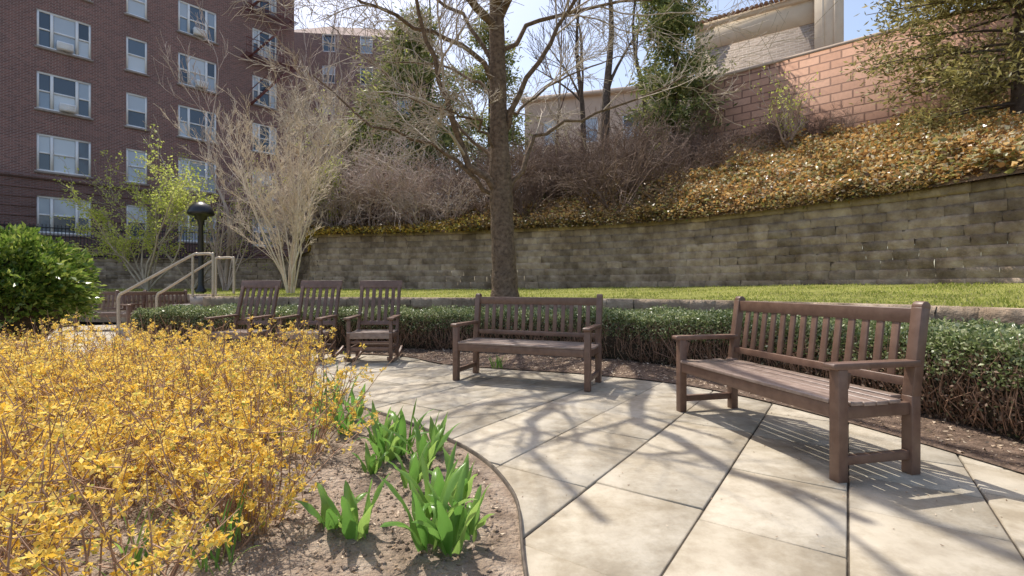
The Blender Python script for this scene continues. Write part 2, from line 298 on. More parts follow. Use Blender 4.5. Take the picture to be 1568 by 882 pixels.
# ---------------------------------------------------------------- furniture
def bevel(o,w=.004):
    b=o.modifiers.new('b','BEVEL');b.width=w;b.segments=2;b.limit_method='ANGLE'
def park_bench(loc,rot):
    root=empty('park_bench',loc,rot);h=.75
    def part(name,fn,mat='wood'):
        mb=MB();fn(mb);o=obj(name,mb.mesh(name,M[mat]),root);bevel(o)
    def legs(mb):
        for s in(-1,1):
            mb.beam((s*h,-.25,0),(s*h,-.25,.605),.062,.062)
            mb.beam((s*h,.245,0),(s*h,.245,.44),.062,.062)
            mb.beam((s*h,.245,.425),(s*h,.315,.93),.0615,.0605)
            mb.tube([(s*h-.03,.318,.935),(s*h+.03,.318,.935)],.033,14,True)
            mb.beam((s*h,-.22,.11),(s*h,.215,.11),.035,.05)
            mb.beam((s*h,-.22,.37),(s*h,.215,.37),.036,.07)
        mb.beam((-h+.03,-.255,.375),(h-.03,-.255,.375),.035,.075,(0,1,0))
        mb.beam((-h+.03,.235,.375),(h-.03,.235,.375),.034,.07,(0,1,0))
        mb.beam((0,-.24,.37),(0,.22,.37),.04,.06)
    def arms(mb):
        for s in(-1,1):
            mb.beam((s*h,-.305,.622),(s*h,.27,.622),.075,.034);mb.tube([(s*h-.037,-.305,.622),(s*h+.037,-.305,.622)],.017,10,True)
            mb.beam((s*h,-.2,.585),(s*h,-.222,.5),.03,.05)
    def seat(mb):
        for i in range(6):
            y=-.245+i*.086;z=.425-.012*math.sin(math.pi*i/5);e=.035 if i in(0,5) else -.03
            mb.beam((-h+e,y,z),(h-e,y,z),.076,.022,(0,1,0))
    def back(mb):
        mb.beam((-h+.03,.309,.885),(h-.03,.309,.885),.04,.085,(0,1,.0))
        mb.beam((-h+.03,.258,.51),(h-.03,.258,.51),.034,.05,(0,1,0))
        for i in range(14):
            x=-h+.03+(i+1)*(2*h-.06)/15;mb.beam((x,.261,.53),(x,.303,.85),.046,.016,(1,0,0))
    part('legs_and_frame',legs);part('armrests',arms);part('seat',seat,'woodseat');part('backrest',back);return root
park_bench((1.84,3.40,0),math.radians(-77));park_bench((.163,5.375,0),math.radians(-22.4))
park_bench((-9.9,11.7,0),math.radians(8));park_bench((-8.75,12.0,0),math.radians(60))
def rocking_chair(loc,rot):
    root=empty('rocking_chair',loc,rot)
    def part(name,fn,mat='wood'):
        mb=MB();fn(mb);o=obj(name,mb.mesh(name,M[mat]),root);bevel(o,.003)
    zr=lambda y:.022+1.25-math.sqrt(1.25**2-y*y)
    def rock(mb):
        for s in(-1,1):
            ys=np.linspace(-.42,.52,15)
            G=np.array([[(s*.285+a,y,zr(y)+b) for a,b in((-.016,-.022),(.016,-.022),(.016,.022),(-.016,.022))] for y in ys])
            i=np.arange(14)[:,None]*4;j=np.arange(4)[None];Q=np.stack([i+j,i+(j+1)%4,i+4+(j+1)%4,i+4+j],-1).reshape(-1,4)
            mb.add(G.reshape(-1,3),np.concatenate([Q,[(0,3,2,1),(56,57,58,59)]]))
    def frame(mb):
        for s in(-1,1):
            mb.beam((s*.285,-.25,.04),(s*.285,-.25,.60),.045,.05);mb.beam((s*.285,.17,.03),(s*.28,.2,.43),.045,.05);mb.beam((s*.28,.2,.42),(s*.275,.40,1.06),.0445,.045)
            mb.beam((s*.285,-.23,.2),(s*.285,.17,.2),.025,.04);mb.beam((s*.285,-.23,.37),(s*.285,.18,.37),.026,.06)
        mb.beam((-.265,-.25,.2),(.265,-.25,.2),.022,.05,(0,1,0));mb.beam((-.265,-.25,.29),(.265,-.25,.29),.022,.035,(0,1,0));mb.beam((-.265,.18,.2),(.265,.18,.2),.022,.04,(0,1,0))
    def arms(mb):
        for s in(-1,1): mb.beam((s*.295,-.33,.615),(s*.285,.27,.63),.085,.026)
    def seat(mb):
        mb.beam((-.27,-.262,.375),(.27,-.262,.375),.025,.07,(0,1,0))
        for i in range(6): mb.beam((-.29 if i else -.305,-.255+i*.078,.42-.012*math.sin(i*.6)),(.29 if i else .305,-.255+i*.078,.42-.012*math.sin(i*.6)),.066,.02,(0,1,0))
    def back(mb):
        mb.beam((-.315,.408,1.085),(.315,.408,1.085),.03,.115,(0,1,-.31));mb.beam((-.26,.232,.52),(.26,.232,.52),.025,.06,(0,1,-.31))
        for i in range(5):
            x=-.19+i*.095;mb.beam((x,.24,.53),(x,.395,1.05),.052,.014,(1,0,0))
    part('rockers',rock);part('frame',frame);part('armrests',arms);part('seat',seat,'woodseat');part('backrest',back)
rocking_chair((-1.95,6.85,0),math.radians(2));rocking_chair((-2.88,6.85,0),math.radians(-3));rocking_chair((-3.83,6.88,0),math.radians(-7))
def revolve(mb,prof,cx,cy,k=24):
    a=np.arange(k)*2*math.pi/k;n=len(prof)
    G=np.array([[(cx+r*math.cos(t),cy+r*math.sin(t),z) for t in a] for r,z in prof]);i=np.arange(n-1)[:,None]*k;j=np.arange(k)[None]
    mb.add(G.reshape(-1,3),np.stack([i+j,i+(j+1)%k,i+k+(j+1)%k,i+k+j],-1).reshape(-1,4))
mb=MB();lx,ly=-9.65,15.
revolve(mb,[(.001,.8),(.15,.8),(.15,.95),(.1,1.0),(.08,1.1),(.065,2.95),(.09,3.0),(.1,3.12),(.16,3.14),(.18,3.24),(.33,3.26),(.37,3.30),(.36,3.38),(.30,3.52),(.19,3.62),(.06,3.68),(.001,3.69)],lx,ly)
obj('street_lamp',mb.mesh('street_lamp',M['black'],True))
mb=MB()
for i in range(5): mb.box(-8.15+i*.38,-6.25,9.95+i*.0005,11.35-i*.0005,.17*i+(0.001 if i else -.02),.17*(i+1))
obj('stone_steps',mb.mesh('stone_steps',M['stone']))
mb=MB()
def rail(y,x0,x1):
    pts=cr([(x0+.02,y,.02),(x0,y,.6),(x0+.02,y,.86),(x0+.2,y,.98),(x1-.5,y,1.66),(x1-.3,y,1.72),(x1-.05,y,1.72),(x1,y,1.64),(x1,y,.85)],np.linspace(0,8,60));mb.tube(pts,.03,8,True)
    mb.tube([(x1-.42,y,.85),(x1-.42,y,1.69)],.024,8)
rail(9.95,-8.1,-6.15);rail(11.3,-8.3,-6.5);obj('stair_handrail',mb.mesh('stair_handrail',M['rail'],True))
mb=MB();fp=resample(np.array([(-26,17.5),(-22.4,21.0),(-20,22.9),(-16,24.0),(-13,24.2)]),.13)
for q in fp: mb.beam((q[0],q[1],2.3),(q[0],q[1],3.9),.022,.022)
for a,b in zip(fp[:-1:4],fp[4::4]):
    for z in(2.5,3.75): mb.beam((a[0],a[1],z),(b[0],b[1],z),.03,.045)
obj('iron_fence',mb.mesh('iron_fence',M['black']))
# ---------------------------------------------------------------- buildings
def facade(mb,x0,x1,z0,z1,ops,y=0,depth=.18):
    xs=sorted(set([x0,x1]+[v for o in ops for v in o[:2]]));zs=sorted(set([z0,z1]+[v for o in ops for v in o[2:]]))
    for a,b in zip(xs[:-1],xs[1:]):
        for c,d in zip(zs[:-1],zs[1:]):
            mx,mz=(a+b)/2,(c+d)/2
            if any(o[0]<mx<o[1] and o[2]<mz<o[3] for o in ops): continue
            mb.add([(a,y,c),(b,y,c),(b,y,d),(a,y,d)],[(0,1,2,3)])
    for o in ops:
        a,b,c,d=o
        mb.add([(a,y,c),(a,y+depth,c),(a,y+depth,d),(a,y,d)],[(0,1,2,3)]);mb.add([(b,y,c),(b,y+depth,c),(b,y+depth,d),(b,y,d)],[(0,3,2,1)])
        mb.add([(a,y,d),(b,y,d),(b,y+depth,d),(a,y+depth,d)],[(0,1,2,3)]);mb.add([(a,y,c),(b,y,c),(b,y+depth,c),(a,y+depth,c)],[(0,3,2,1)])
def windows(fr,gl,ops,y=.03,fw=.09):
    for a,b,c,d in ops:
        w=b-a
        parts=[a,b] if w<1.3 else [a,a+w*.27,a+w*.73,b]
        fr.box(a,b,y,y+.09,c,c+fw);fr.box(a,b,y,y+.09,d-fw,d)
        for i,q in enumerate(parts):
            h=fw/2; lo=q if i==0 else (q-fw if i==len(parts)-1 else q-h*1.3);fr.box(lo,lo+fw*(1.3 if 0<i<len(parts)-1 else 1),y-.004,y+.086,c+fw,d-fw)
        for i in range(len(parts)-1):
            p,q=parts[i]+fw*.8,parts[i+1]-fw*.8;mz=(c+d)/2
            fr.box(p,q,y+.01,y+.075,mz-.035,mz+.035)
            gl.add([(p,y+.07,c+fw),(q,y+.07,c+fw),(q,y+.07,mz-.03),(p,y+.07,mz-.03)],[(0,1,2,3)])
            gl.add([(p,y+.05,mz+.03),(q,y+.05,mz+.03),(q,y+.05,d-fw),(p,y+.05,d-fw)],[(0,1,2,3)])
ra=math.atan2(4.3,3.8);bb=empty('brick_apartment_building',(-22.2,24.,0),ra)
ops=[]
for k in range(7):
    t=5.45+3*k
    for sx,w in((-9.5,2.),(-6.2,.9),(-3.4,2.0),(0,2.),(2.88,.92),(5.75,1.95),(9.5,1.5)):
        ops.append((sx-w/2,sx+w/2,t-1.8,t))
mb=MB();lo=[o for o in ops if o[3]<6];hi=[o for o in ops if o[3]>6]
facade(mb,-14,11.4,6.3,26,hi)
obj('front_wall',mb.mesh('front_wall',M['brick']),bb)
mb=MB();facade(mb,-14,11.4,-.5,6.3,lo,y=-.03);obj('base_wall',mb.mesh('base_wall',M['brickd']),bb)
mb=MB()
for z in np.arange(2.6,6.1,.45):
    segs=[(-14,11.4)]
    for o in lo:
        if o[2]-.15<z<o[3]+.1:
            ns=[]
            for a,b in segs:
                if o[0]>a and o[1]<b: ns+= [(a,o[0]-.06),(o[1]+.06,b)]
                else: ns.append((a,b))
            segs=ns
    for a,b in segs: mb.box(a,b,-.055,-.028,z,z+.09)
mb.box(-14,11.43,-.12,.02,6.22,6.42);obj('brick_bands',mb.mesh('brick_bands',M['brickd']),bb)
fr,gl=MB(),MB();windows(fr,gl,ops);obj('window_frames',fr.mesh('window_frames',M['white']),bb);obj('window_glass',gl.mesh('window_glass',M['glass']),bb)
mb=MB()
for a,b,c,d in ops: mb.box(a-.08,b+.08,-.09,.025,c-.1,c)
obj('window_sills',mb.mesh('window_sills',M['stone']),bb)
mb=MB();
for q in((0.1,9.65),(0,12.65),(5.9,12.65),(5.8,15.65),(-3.4,6.65)):
    x,z=q;mb.box(x-.3,x+.3,-.3,.02,z+.06,z+.42)
    for i in range(6): mb.box(x-.26,x+.26,-.315,-.298,z+.1+i*.05,z+.12+i*.05)
obj('air_conditioners',mb.mesh('air_conditioners',M['white']),bb)
mb=MB();mb.add([(0,0,-.5),(14,0,-.5),(14,0,26),(0,0,26)],[(0,1,2,3)]);o=obj('side_wall',mb.mesh('side_wall',M['brick']),bb,(11.4,0,0),math.radians(90))
mb=MB();mb.box(-14.1,11.5,-.15,14,26,26.4);mb.box(-14,11.39,.5,13.9,-.4,25.9);obj('roof_and_core',mb.mesh('roof_and_core',M['brickd']),bb)
mb=MB()
for k in range(2,5):
    z=9.3+3*k
    for y in np.arange(-1.0,-.05,.12): mb.beam((8.0,y,z),(11.2,y,z),.03,.03)
    for x in np.arange(8.0,11.21,.2): mb.beam((x,-1.1,z),(x,-1.1,z+.9),.015,.015)
    for zz in(0,.45,.9): mb.beam((8,-1.1,z+zz),(11.2,-1.1,z+zz),.03,.03)
    for y in(-.45,-.95):
        mb.beam((8.4,y,z-3),(10.8,y,z),.04,.12,(0,1,0))
        mb.beam((8.4,y,z-2.1),(10.8,y,z+.9),.03,.03,(0,1,0))
    for i in range(12): mb.beam((8.4+.2*i,-.95,z-3+.25*i),(8.4+.2*i,-.45,z-3+.25*i),.15,.02)
obj('fire_escape',mb.mesh('fire_escape',M['fire']),bb)
b2=empty('far_brick_building',(-19.5,46,0),math.radians(6));mb=MB();ops=[]
for k in range(7):
    for sx in(2,5.5,9): ops.append((sx-.6,sx+.6,5.5+3*k,7.2+3*k))
facade(mb,-4,11.5,-1,25,ops);mb.add([(-4,0,25),(11.5,0,25),(8,4,28),(1,4,28)],[(0,1,2,3)]);mb.box(-3.9,11.4,.4,12,-1,24.9);obj('walls',mb.mesh('walls',M['brick2']),b2)
fr,gl=MB(),MB();windows(fr,gl,ops);obj('window_frames',fr.mesh('f',M['white']),b2);obj('window_glass',gl.mesh('g',M['glass']),b2)
a=np.array([7.2,19.33]);b=np.array([19.,9.5]);d=b-a;ln=np.linalg.norm(d);rz=math.atan2(d[1],d[0])
rw_=empty('red_block_wall',(a[0],a[1],0),rz);mb=MB();mb.box(0,ln,0,.4,3,9.1);obj('wall_blocks',mb.mesh('w',M['redblock']),rw_)
mb=MB();mb.box(-.03,ln,-.05,.45,9.1,9.2);obj('coping',mb.mesh('c',M['pink']),rw_)
a=np.array([12.9,34.]);b=np.array([24,26.6]);d=b-a;ln=8.6;rz=math.atan2(d[1],d[0])
sb=empty('cream_building',(a[0],a[1],0),rz)
mb=MB();mb.box(0,ln-1.5,0,10,17.5,19.2);mb.box(-.15,ln-1.5,-.2,10,18.95,19.3);obj('upper_wall',mb.mesh('u',M['cream']),sb)
mb=MB();mb.box(0.01,ln-.01,.05,9.9,0,17.5);obj('brick_wall',mb.mesh('bw',M['tanbrick']),sb)
mb=MB();mb.box(7.1,8.6,-.25,8,12,22.5);mb.box(7.0,8.7,-.35,8,22.5,22.9);mb.box(7.45,7.6,-.3,-.24,12.5,22);mb.box(8.1,8.25,-.3,-.24,12.5,22);obj('corner_pier',mb.mesh('cp',M['cream']),sb)
mb=MB()
for x in np.arange(-.3,ln-1.6,.28): mb.tube([(x,-.45,19.32),(x,1.6,19.95)],.13,8,True)
obj('roof_tiles',mb.mesh('rt',M['tile']),sb)
a=np.array([1.,38.]);b=np.array([13.4,34.6]);d=b-a;ln=np.linalg.norm(d);rz=math.atan2(d[1],d[0])
pb=empty('pink_stucco_building',(a[0],a[1],0),rz);ops=[(x,x+1.2,z,z+1.9) for x in(1.5,4.5,7.5,10.5) for z in(8.2,12.)]
mb=MB();facade(mb,0,ln,0,15.5,ops);mb.box(0.01,ln-.01,.4,9,0,15.4);mb.box(-.2,ln+.1,-.3,9,15.5,15.8);obj('walls',mb.mesh('w',M['pink']),pb)
fr,gl=MB(),MB();windows(fr,gl,ops);obj('window_frames',fr.mesh('f',M['white']),pb);obj('window_glass',gl.mesh('g',M['glass']),pb)
# ---------------------------------------------------------------- woody growth
def grow(out,p,d,Ln,r,lvl,maxl,up=.08,wander=.22,kids=5,n=6,spread=.8,lr=.55):
    p=np.array(p,float);d=unit(np.array(d,float));pts=[p.copy()]
    for i in range(n):
        d=unit(d+rng.normal(size=3)*wander+np.array([0,0,up]));p=p+d*Ln/n;pts.append(p.copy())
    rad=np.linspace(r,r*.35,n+1);out.append((np.array(pts),rad,lvl))
    if lvl<maxl: kidsof(out,pts,rad,Ln,lvl,maxl,up,wander,kids,n,spread,lr)
def kidsof(out,pts,rad,Ln,lvl,maxl,up,wander,kids,n,spread,lr,t0=.2):
    pts=np.array(pts);m=len(pts)
    for k in range(kids):
        t=rng.uniform(t0,.98)*(m-1);i=min(int(t),m-2);f=t-i;q=pts[i]*(1-f)+pts[i+1]*f
        dd=unit(pts[i+1]-pts[i]);s=unit(np.cross(dd,rng.normal(size=3)));nd=unit(dd+s*spread*rng.uniform(.7,1.3))
        grow(out,q,nd,Ln*lr*rng.uniform(.6,1.2),max(rad[i]*.5,.0035),lvl+1,maxl,up,wander,kids,max(3,n-1),spread,lr)
def tubes(mb,segs,minr=0,maxk=7):
    for pts,rad,l in segs:
        r=rad.max();mb.tube(pts,np.maximum(rad,minr),maxk if r>.03 else (5 if r>.012 else 3))
tree=empty('bare_tree');segs=[]
tp=np.array([P(773,470,9),P(773,452,9),P(772,410,9),P(769,350,9),P(767,292,9),P(764,200,9),P(762,100,9),P(760,0,9),(-.3,9.1,8.2),(-.1,9.2,10.),(-.3,9,12.5)])
tr=[.31,.255,.225,.21,.215,.165,.15,.13,.1,.075,.02]
mb=MB();u=np.linspace(0,10,70);pp=cr(tp,u);rr=np.interp(u,range(11),tr)*(1+.03*np.sin(u*9));mb.tube(pp,rr,16);obj('trunk',mb.mesh('trunk',M['bark'],True),tree)
limbs=[([P(768,300,9),P(735,275,8.8),P(705,215,8.6),P(675,145,8.4),P(656,70,8.2),P(640,0,8),P(615,-120,7.6)],.075),
([P(760,305,9),P(735,285,8.9),P(695,245,8.6),P(640,218,8.3),P(560,190,8.),P(480,120,7.8)],.05),
([P(778,300,9),P(800,250,9),P(825,212,9.2),P(885,188,9.3),P(960,160,9.4),P(1050,120,9.5)],.052),
([P(768,215,9),P(800,140,8.8),P(850,60,8.6),P(900,-40,8.4),P(940,-170,8)],.06),
([P(763,130,9),P(720,85,8.7),P(650,45,8.3),P(560,10,7.8),P(470,-60,7.3)],.055),
([P(764,90,9),P(810,45,9.1),P(900,15,9.2),P(1020,-10,9.3),P(1120,-60,9.4)],.05),
([P(762,170,9),P(730,130,9.4),P(660,100,10.),P(560,95,10.8)],.04),
([P(764,180,9),P(800,170,9.4),P(870,120,10),P(960,90,10.6)],.04),
([P(765,240,9),P(740,200,8.6),P(690,175,8.),P(610,150,7.4)],.035),
([P(764,260,9),P(700,200,9.3),P(600,130,9.6),P(500,40,10)],.035),
([P(764,110,9),P(700,20,9.3),P(600,-40,9.6),P(520,-120,10)],.045),
([P(762,20,9),(-.45,8.,6.3),(-.7,6.9,6.0),(-.6,5.9,5.9),(-.2,4.9,6.1)],.105),
([P(762,60,9),(-.9,8.,6.1),(-1.5,7.,6.1),(-1.7,6.,6.2),(-1.5,5.1,6.5)],.08),
([P(762,40,9),(.2,8.3,6.4),(.6,7.3,6.4),(.8,6.3,6.6),(1.3,5.3,6.9)],.08),
([(-.28,9,6.9),(-.6,7.8,8.),(-.9,6.6,9.2),(-.8,5.6,10.8)],.10),
([(-.3,9.1,7.8),(-1.6,9.3,9),(-3.2,9,10.2),(-4.6,8.4,11.6)],.085),
([(-.1,9.2,9.5),(.8,9.4,10.8),(1.6,9,12)],.05)]
for i,(lp,r) in enumerate(limbs):
    lp=cr(np.array(lp),np.linspace(0,len(lp)-1,14));lp[1:-1]+=rng.normal(size=(12,3))*.04;rad=np.linspace(r,r*(.25 if i<11 else .35),14);segs.append((lp,rad,0))
    Ln=np.linalg.norm(lp[-1]-lp[0]);kidsof(segs,lp,rad,Ln*.8,0,3 if i<11 else 2,.03,.19,(7 if i<11 else (6 if i<14 else 4)),6,.75,.53)
mb=MB();mt=MB();tubes(mb,[s for s in segs if s[2]==0],0,8);tubes(mt,[s for s in segs if s[2]>0],.0042)
obj('limbs',mb.mesh('limbs',M['bark'],True),tree);obj('twigs',mt.mesh('twigs',M['twig'],True),tree)
def vase(name,base,h,ns,spread,mat,r0=.03,kids=5,maxl=2,minr=.004):
    segs=[]
    for i in range(ns):
        a=rng.uniform(0,6.28);s=rng.uniform(.05,spread);grow(segs,np.array(base)+[.08*math.cos(a),.08*math.sin(a),0],(s*math.cos(a),s*math.sin(a),1),h*rng.uniform(.65,1.05),r0*rng.uniform(.6,1),0,maxl,.06,.09,kids,7,.6,.36)
    mb=MB();tubes(mb,segs,minr,6);return obj(name,mb.mesh(name,mat,True))
vase('crape_myrtle_tree',(-5.5,12.,.9),4.2,14,.26,M['pale'],.027,7,3,.004)
vase('crape_myrtle_tree',(-10.9,18.4,.9),5.0,7,.4,M['shrubpale'],.035,7,2,.006)
vase('crape_myrtle_tree',(-7.5,19.6,2.6),5.5,12,.6,M['pale'],.035,7,3,.006)
def sprigs(name,base,h,R,nl,mat,bark,ls=.09,ns=6):
    segs=[]
    for i in range(ns):
        a=rng.uniform(0,6.28);s=rng.uniform(.2,1.)*R;grow(segs,base,(s*math.cos(a),s*math.sin(a),1),h*rng.uniform(.7,1),.04,0,2,.03,.14,6,7,.6,.5)
    e=empty(name);mb=MB();tubes(mb,segs,.006,5);obj('branches',mb.mesh('b',bark,True),e)
    tips=np.concatenate([s[0][1:] for s in segs if s[2]>=1]);p=tips[rng.integers(0,len(tips),nl)]+rng.normal(size=(nl,3))*.07
    Vv,Q=leaves(p,ls,.55);obj('leaves',fast_mesh('l',Vv,Q,mat),e)
sprigs('spring_tree',(-12.8,17,.9),4.0,1.0,7500,M['lime'],M['twig'],.085,8)
sprigs('spring_tree',(-13.2,20.,.9),5.2,1,2500,M['lime'],M['twig'],.08)
sprigs('spring_shrub',(-6.9,17.9,2.9),2.3,1,2600,M['lime'],M['twig'],.09,5)
sprigs('spring_shrub',(8.9,15.5,5.4),2.0,1,500,M['lime'],M['shrubpale'],.08,6)
sprigs('spring_shrub',(-7.2,23.5,3.4),6.5,.6,2600,M['lime'],M['shrubpale'],.09,7)
srcs=[]
for k in range(4):
    segs=[]
    for i in range(24):
        a=rng.uniform(0,6.28);s=rng.uniform(.1,1.1);grow(segs,(.15*math.cos(a),.15*math.sin(a),0),(s*math.cos(a),s*math.sin(a),1),rng.uniform(.6,1.05),.010,0,2,-.02,.2,5,5,.7,.55)
    mb=MB();
    for pts,rad,l in segs: mb.tube(pts,np.maximum(rad,.0026),3)
    srcs.append(mb.arrays()[:2])
def shrubmass(name,lst,mat):
    mb=MB()
    for (p,s) in lst:
        V,Q=srcs[rng.integers(0,4)];a=rng.uniform(0,6.28);c,si=math.cos(a),math.sin(a);R=np.array([[c,-si,0],[si,c,0],[0,0,1]])
        mb.add((V@R.T)*np.array([s*rng.uniform(.8,1.2),s*rng.uniform(.8,1.2),s*.95])+p,Q)
    return obj(name,mb.mesh(name,mat))
def rs(n,u0,u1,v0,v1,s0,s1): return [(hillP(np.array(rng.uniform(u0,u1)),np.array(rng.uniform(v0,v1))),rng.uniform(s0,s1)) for _ in range(n)]
shrubmass('bare_shrubs',rs(17,5.4,7.6,.08,.5,1.6,3.1)+rs(8,7,9,.1,.8,2.4,3.6),M['shrubpale'])
shrubmass('bare_shrubs',rs(20,4.2,5.5,.12,.8,1.5,2.5)+rs(7,3.5,4.2,.3,.9,1.0,1.5)+rs(7,2.9,3.6,.75,.95,.7,1.1)+rs(7,5.4,7.3,.2,.9,2.0,3.3),M['shrubdark'])
def bgtree(px,Y,z,h,r,mat,k=5):
    segs=[];x=(px-784)/F*Y;pp=np.array([(x,Y,z-.3),(x+rng.normal()*.2,Y,z+h*.3),(x+rng.normal()*.4,Y,z+h*.6),(x+rng.normal()*.5,Y,z+h)]);pp=cr(pp,np.linspace(0,3,14));rad=np.linspace(r,r*.15,14)
    segs.append((pp,rad,0));kidsof(segs,pp,rad,h*.75,0,3,.1,.13,k+1,6,.6,.5,.25);mb=MB();tubes(mb,segs,.009,7);obj('background_tree',mb.mesh('background_tree',mat,True))
bgtree(925,21,5.6,12,.24,M['darkbark']);bgtree(893,24,5.6,13,.18,M['darkbark']);bgtree(985,23,6,12,.15,M['darkbark']);bgtree(850,22,5,9,.10,M['shrubdark'])
bgtree(655,24,4.8,12,.15,M['darkbark']);bgtree(520,27,4,13,.14,M['shrubpale']);bgtree(345,20,1.5,8,.09,M['shrubpale'])
def conifer(name,base,h,R,ncl,nn,low=.1,mat=None,ls=.14,clr=.22,shape=1.):
    e=empty(name);mb=MB();base=np.array(base,float);mb.tube([base-[0,0,.3],base+[.1,0,h*.5],base+[0,0,h]],[R*.07+.04,R*.05+.02,.02],7)
    C=[];D=[]
    nl=int(ncl/9)
    for i in range(nl):
        t=low+(1-low)*rng.uniform(0,1);a=rng.uniform(0,6.28);rr=R*(1-t)**shape*rng.uniform(.55,1.15)+.25
        p0=base+[0,0,h*t];d=np.array([math.cos(a),math.sin(a),rng.uniform(-.05,.35)]);pts=np.array([p0+d*rr*q+[0,0,-.12*rr*q*q] for q in np.linspace(0,1,5)]);mb.tube(pts,np.linspace(.035,.008,5),4)
        for k in range(9):
            q=rng.uniform(.3,1.02);C.append(p0+d*rr*q+[0,0,-.12*rr*q*q]+rng.normal(size=3)*.16);D.append(d)
    C=np.array(C);D=np.array(D);idx=np.repeat(np.arange(len(C)),nn);p=C[idx]+rng.normal(size=(len(idx),3))*clr*np.array([1,1,.6])
    Vv,Q=leaves(p,ls,.3,dirs=D[idx]*.8+rng.normal(size=(len(idx),3))*.7,fold=.05)
    obj('branches',mb.mesh('b',M['darkbark'],True),e);obj('needles',fast_mesh('n',Vv,Q,mat or M['conifer']),e)
conifer('pine_tree',(-4.6,23,4.5),9.2,2.8,620,30,.1,ls=.24,clr=.28,shape=.5)
conifer('pine_tree',(-7.0,24,4.2),6.2,2.0,340,30,.1,ls=.24,clr=.28,shape=.5)
conifer('pine_tree',(-1.2,25,5.0),9.5,2.2,340,30,.15,ls=.24,clr=.28,shape=.5)
conifer('cedar_tree',(6.7,20.0,5.6),10.5,1.7,700,30,.05,ls=.22,clr=.26,shape=.45)
conifer('yew_tree',(12.0,11.4,3.6),8,3.1,1150,32,.22,M['yew'],ls=.15,clr=.2,shape=.3)
# ---------------------------------------------------------------- ground cover on slope
def cover(name,n,u0,u1,v0,v1,size,mat,lump=.15,vp=1.):
    u=rng.uniform(u0,u1,n);v=v0+(v1-v0)*rng.uniform(0,1,n)**vp;p=hillP(u,np.maximum(v,0));p[:,:2]+=(cr(B,u)-cr(W,u))[:,:2]*np.minimum(v,0)[:,None];lm=np.maximum(0,vnoise(p[:,0],p[:,1],3.5,21))
    p[:,2]+=rng.uniform(0.02,1,n)*(.16+lump*lm);Vv,Q=leaves(p,size*(1+.25*vnoise(p[:,0],p[:,1],2,55)),.65,updir=1.2,dirs=rng.normal(size=(n,3))*[1,1,.5]);return obj(name,fast_mesh(name,Vv,Q,mat))
cover('ivy_groundcover',58000,1.2,3.9,0,1,.105,M['ivy'],.45)
cover('ivy_groundcover',32000,3.7,8.5,0,.9,.11,M['ivyd'],.25,1.4)
cover('ivy_groundcover',9000,5.2,9,-.012,.09,.08,M['fringe'],.08)
cover('ivy_groundcover',6000,2.5,5.4,-.015,.05,.08,M['ivyd'],.08)
# ---------------------------------------------------------------- hedge
Hf=np.array([(3.3,-2),(3.25,1.0),(3.22,2.6),(3.0,4.0),(2.5,5.2),(1.5,6.4),(0,7.2),(-2,7.7),(-4,7.95),(-5.3,8.2),(-6.7,8.5)])
Hb=np.array([(4.35,-2),(4.35,1.0),(4.3,2.9),(4.1,4.5),(3.5,5.8),(2.2,7.1),(.2,8.1),(-1.9,8.55),(-3.9,8.85),(-5.2,9.15),(-6.2,9.25)])
def hcross(u,t,inset=0.):
    f=cr(Hf,u);b=cr(Hb,u);t=np.asarray(t)
    w=np.interp(t,[0,.15,.3,.42,.5,.62,.72,.85,1],[.10,.02,.0,.05,.13,.8,.94,1,.95]);hh=np.interp(t,[0,.15,.3,.42,.5,.62,.72,.85,1],[.05,.25,.5,.66,.72,.74,.68,.4,.05])
    H=np.interp(u,[0,4,6,10],[1.0,1.0,.93,.9])
    w=np.asarray(.5+(w-.5)*(1-inset*1.3));hh=np.asarray(hh*H-inset*.8)
    p=f+(b-f)*w[...,None];return np.concatenate([p,hh[...,None]],-1)
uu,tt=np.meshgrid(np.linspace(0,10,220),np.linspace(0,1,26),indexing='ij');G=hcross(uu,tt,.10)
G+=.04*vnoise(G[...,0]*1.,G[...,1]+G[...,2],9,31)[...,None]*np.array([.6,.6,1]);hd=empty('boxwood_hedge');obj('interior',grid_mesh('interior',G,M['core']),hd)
def hleaf(n,t0,t1,size,mat,nm,umin=1.,thick=.10):
    u=rng.uniform(umin,10,n);t=rng.uniform(t0,t1,n);p=hcross(u,t,rng.uniform(-.02,thick,n));bl=.05*vnoise(p[:,0],p[:,1],6,33)+.03*vnoise(p[:,0],p[:,1]+p[:,2],16,34);p[:,2]+=bl;p[:,:2]+=rng.normal(size=(n,2))*.015
    Vv,Q=leaves(p,size,.5,dirs=rng.normal(size=(n,3))+[0,0,.5]);obj(nm,fast_mesh(nm,Vv,Q,mat),hd)
hleaf(75000,.38,.72,.034,M['hedge'],'top_leaves');hleaf(22000,.25,.44,.032,M['hedge'],'front_leaves');hleaf(24000,.0,.36,.03,M['hedgeb'],'dry_leaves')
mb=MB()
for i in range(2600):
    u=np.array(rng.uniform(1,10));p=hcross(u,np.array(rng.uniform(.0,.1)),rng.uniform(0,.2));q=hcross(u+rng.normal()*.06,np.array(rng.uniform(.2,.48)),rng.uniform(-.01,.06));m_=(p+q)/2+rng.normal(size=3)*.05
    mb.tube([p,m_,q+rng.normal(size=3)*.03],[.005,.004,.002],3)
obj('stems',mb.mesh('s',M['stem']),hd)
rb=empty('rhododendron_bush');n=16000;d=unit(rng.normal(size=(n,3)));d[:,2]=np.abs(d[:,2])*1.0-.25*(rng.random(n)<.3)
c=np.array([-6.4,6.1,.85]);rad=(.74+.13*vnoise(d[:,0]*3,d[:,1]*3+d[:,2]*2,2.6,41))*rng.uniform(.78,1.06,n)
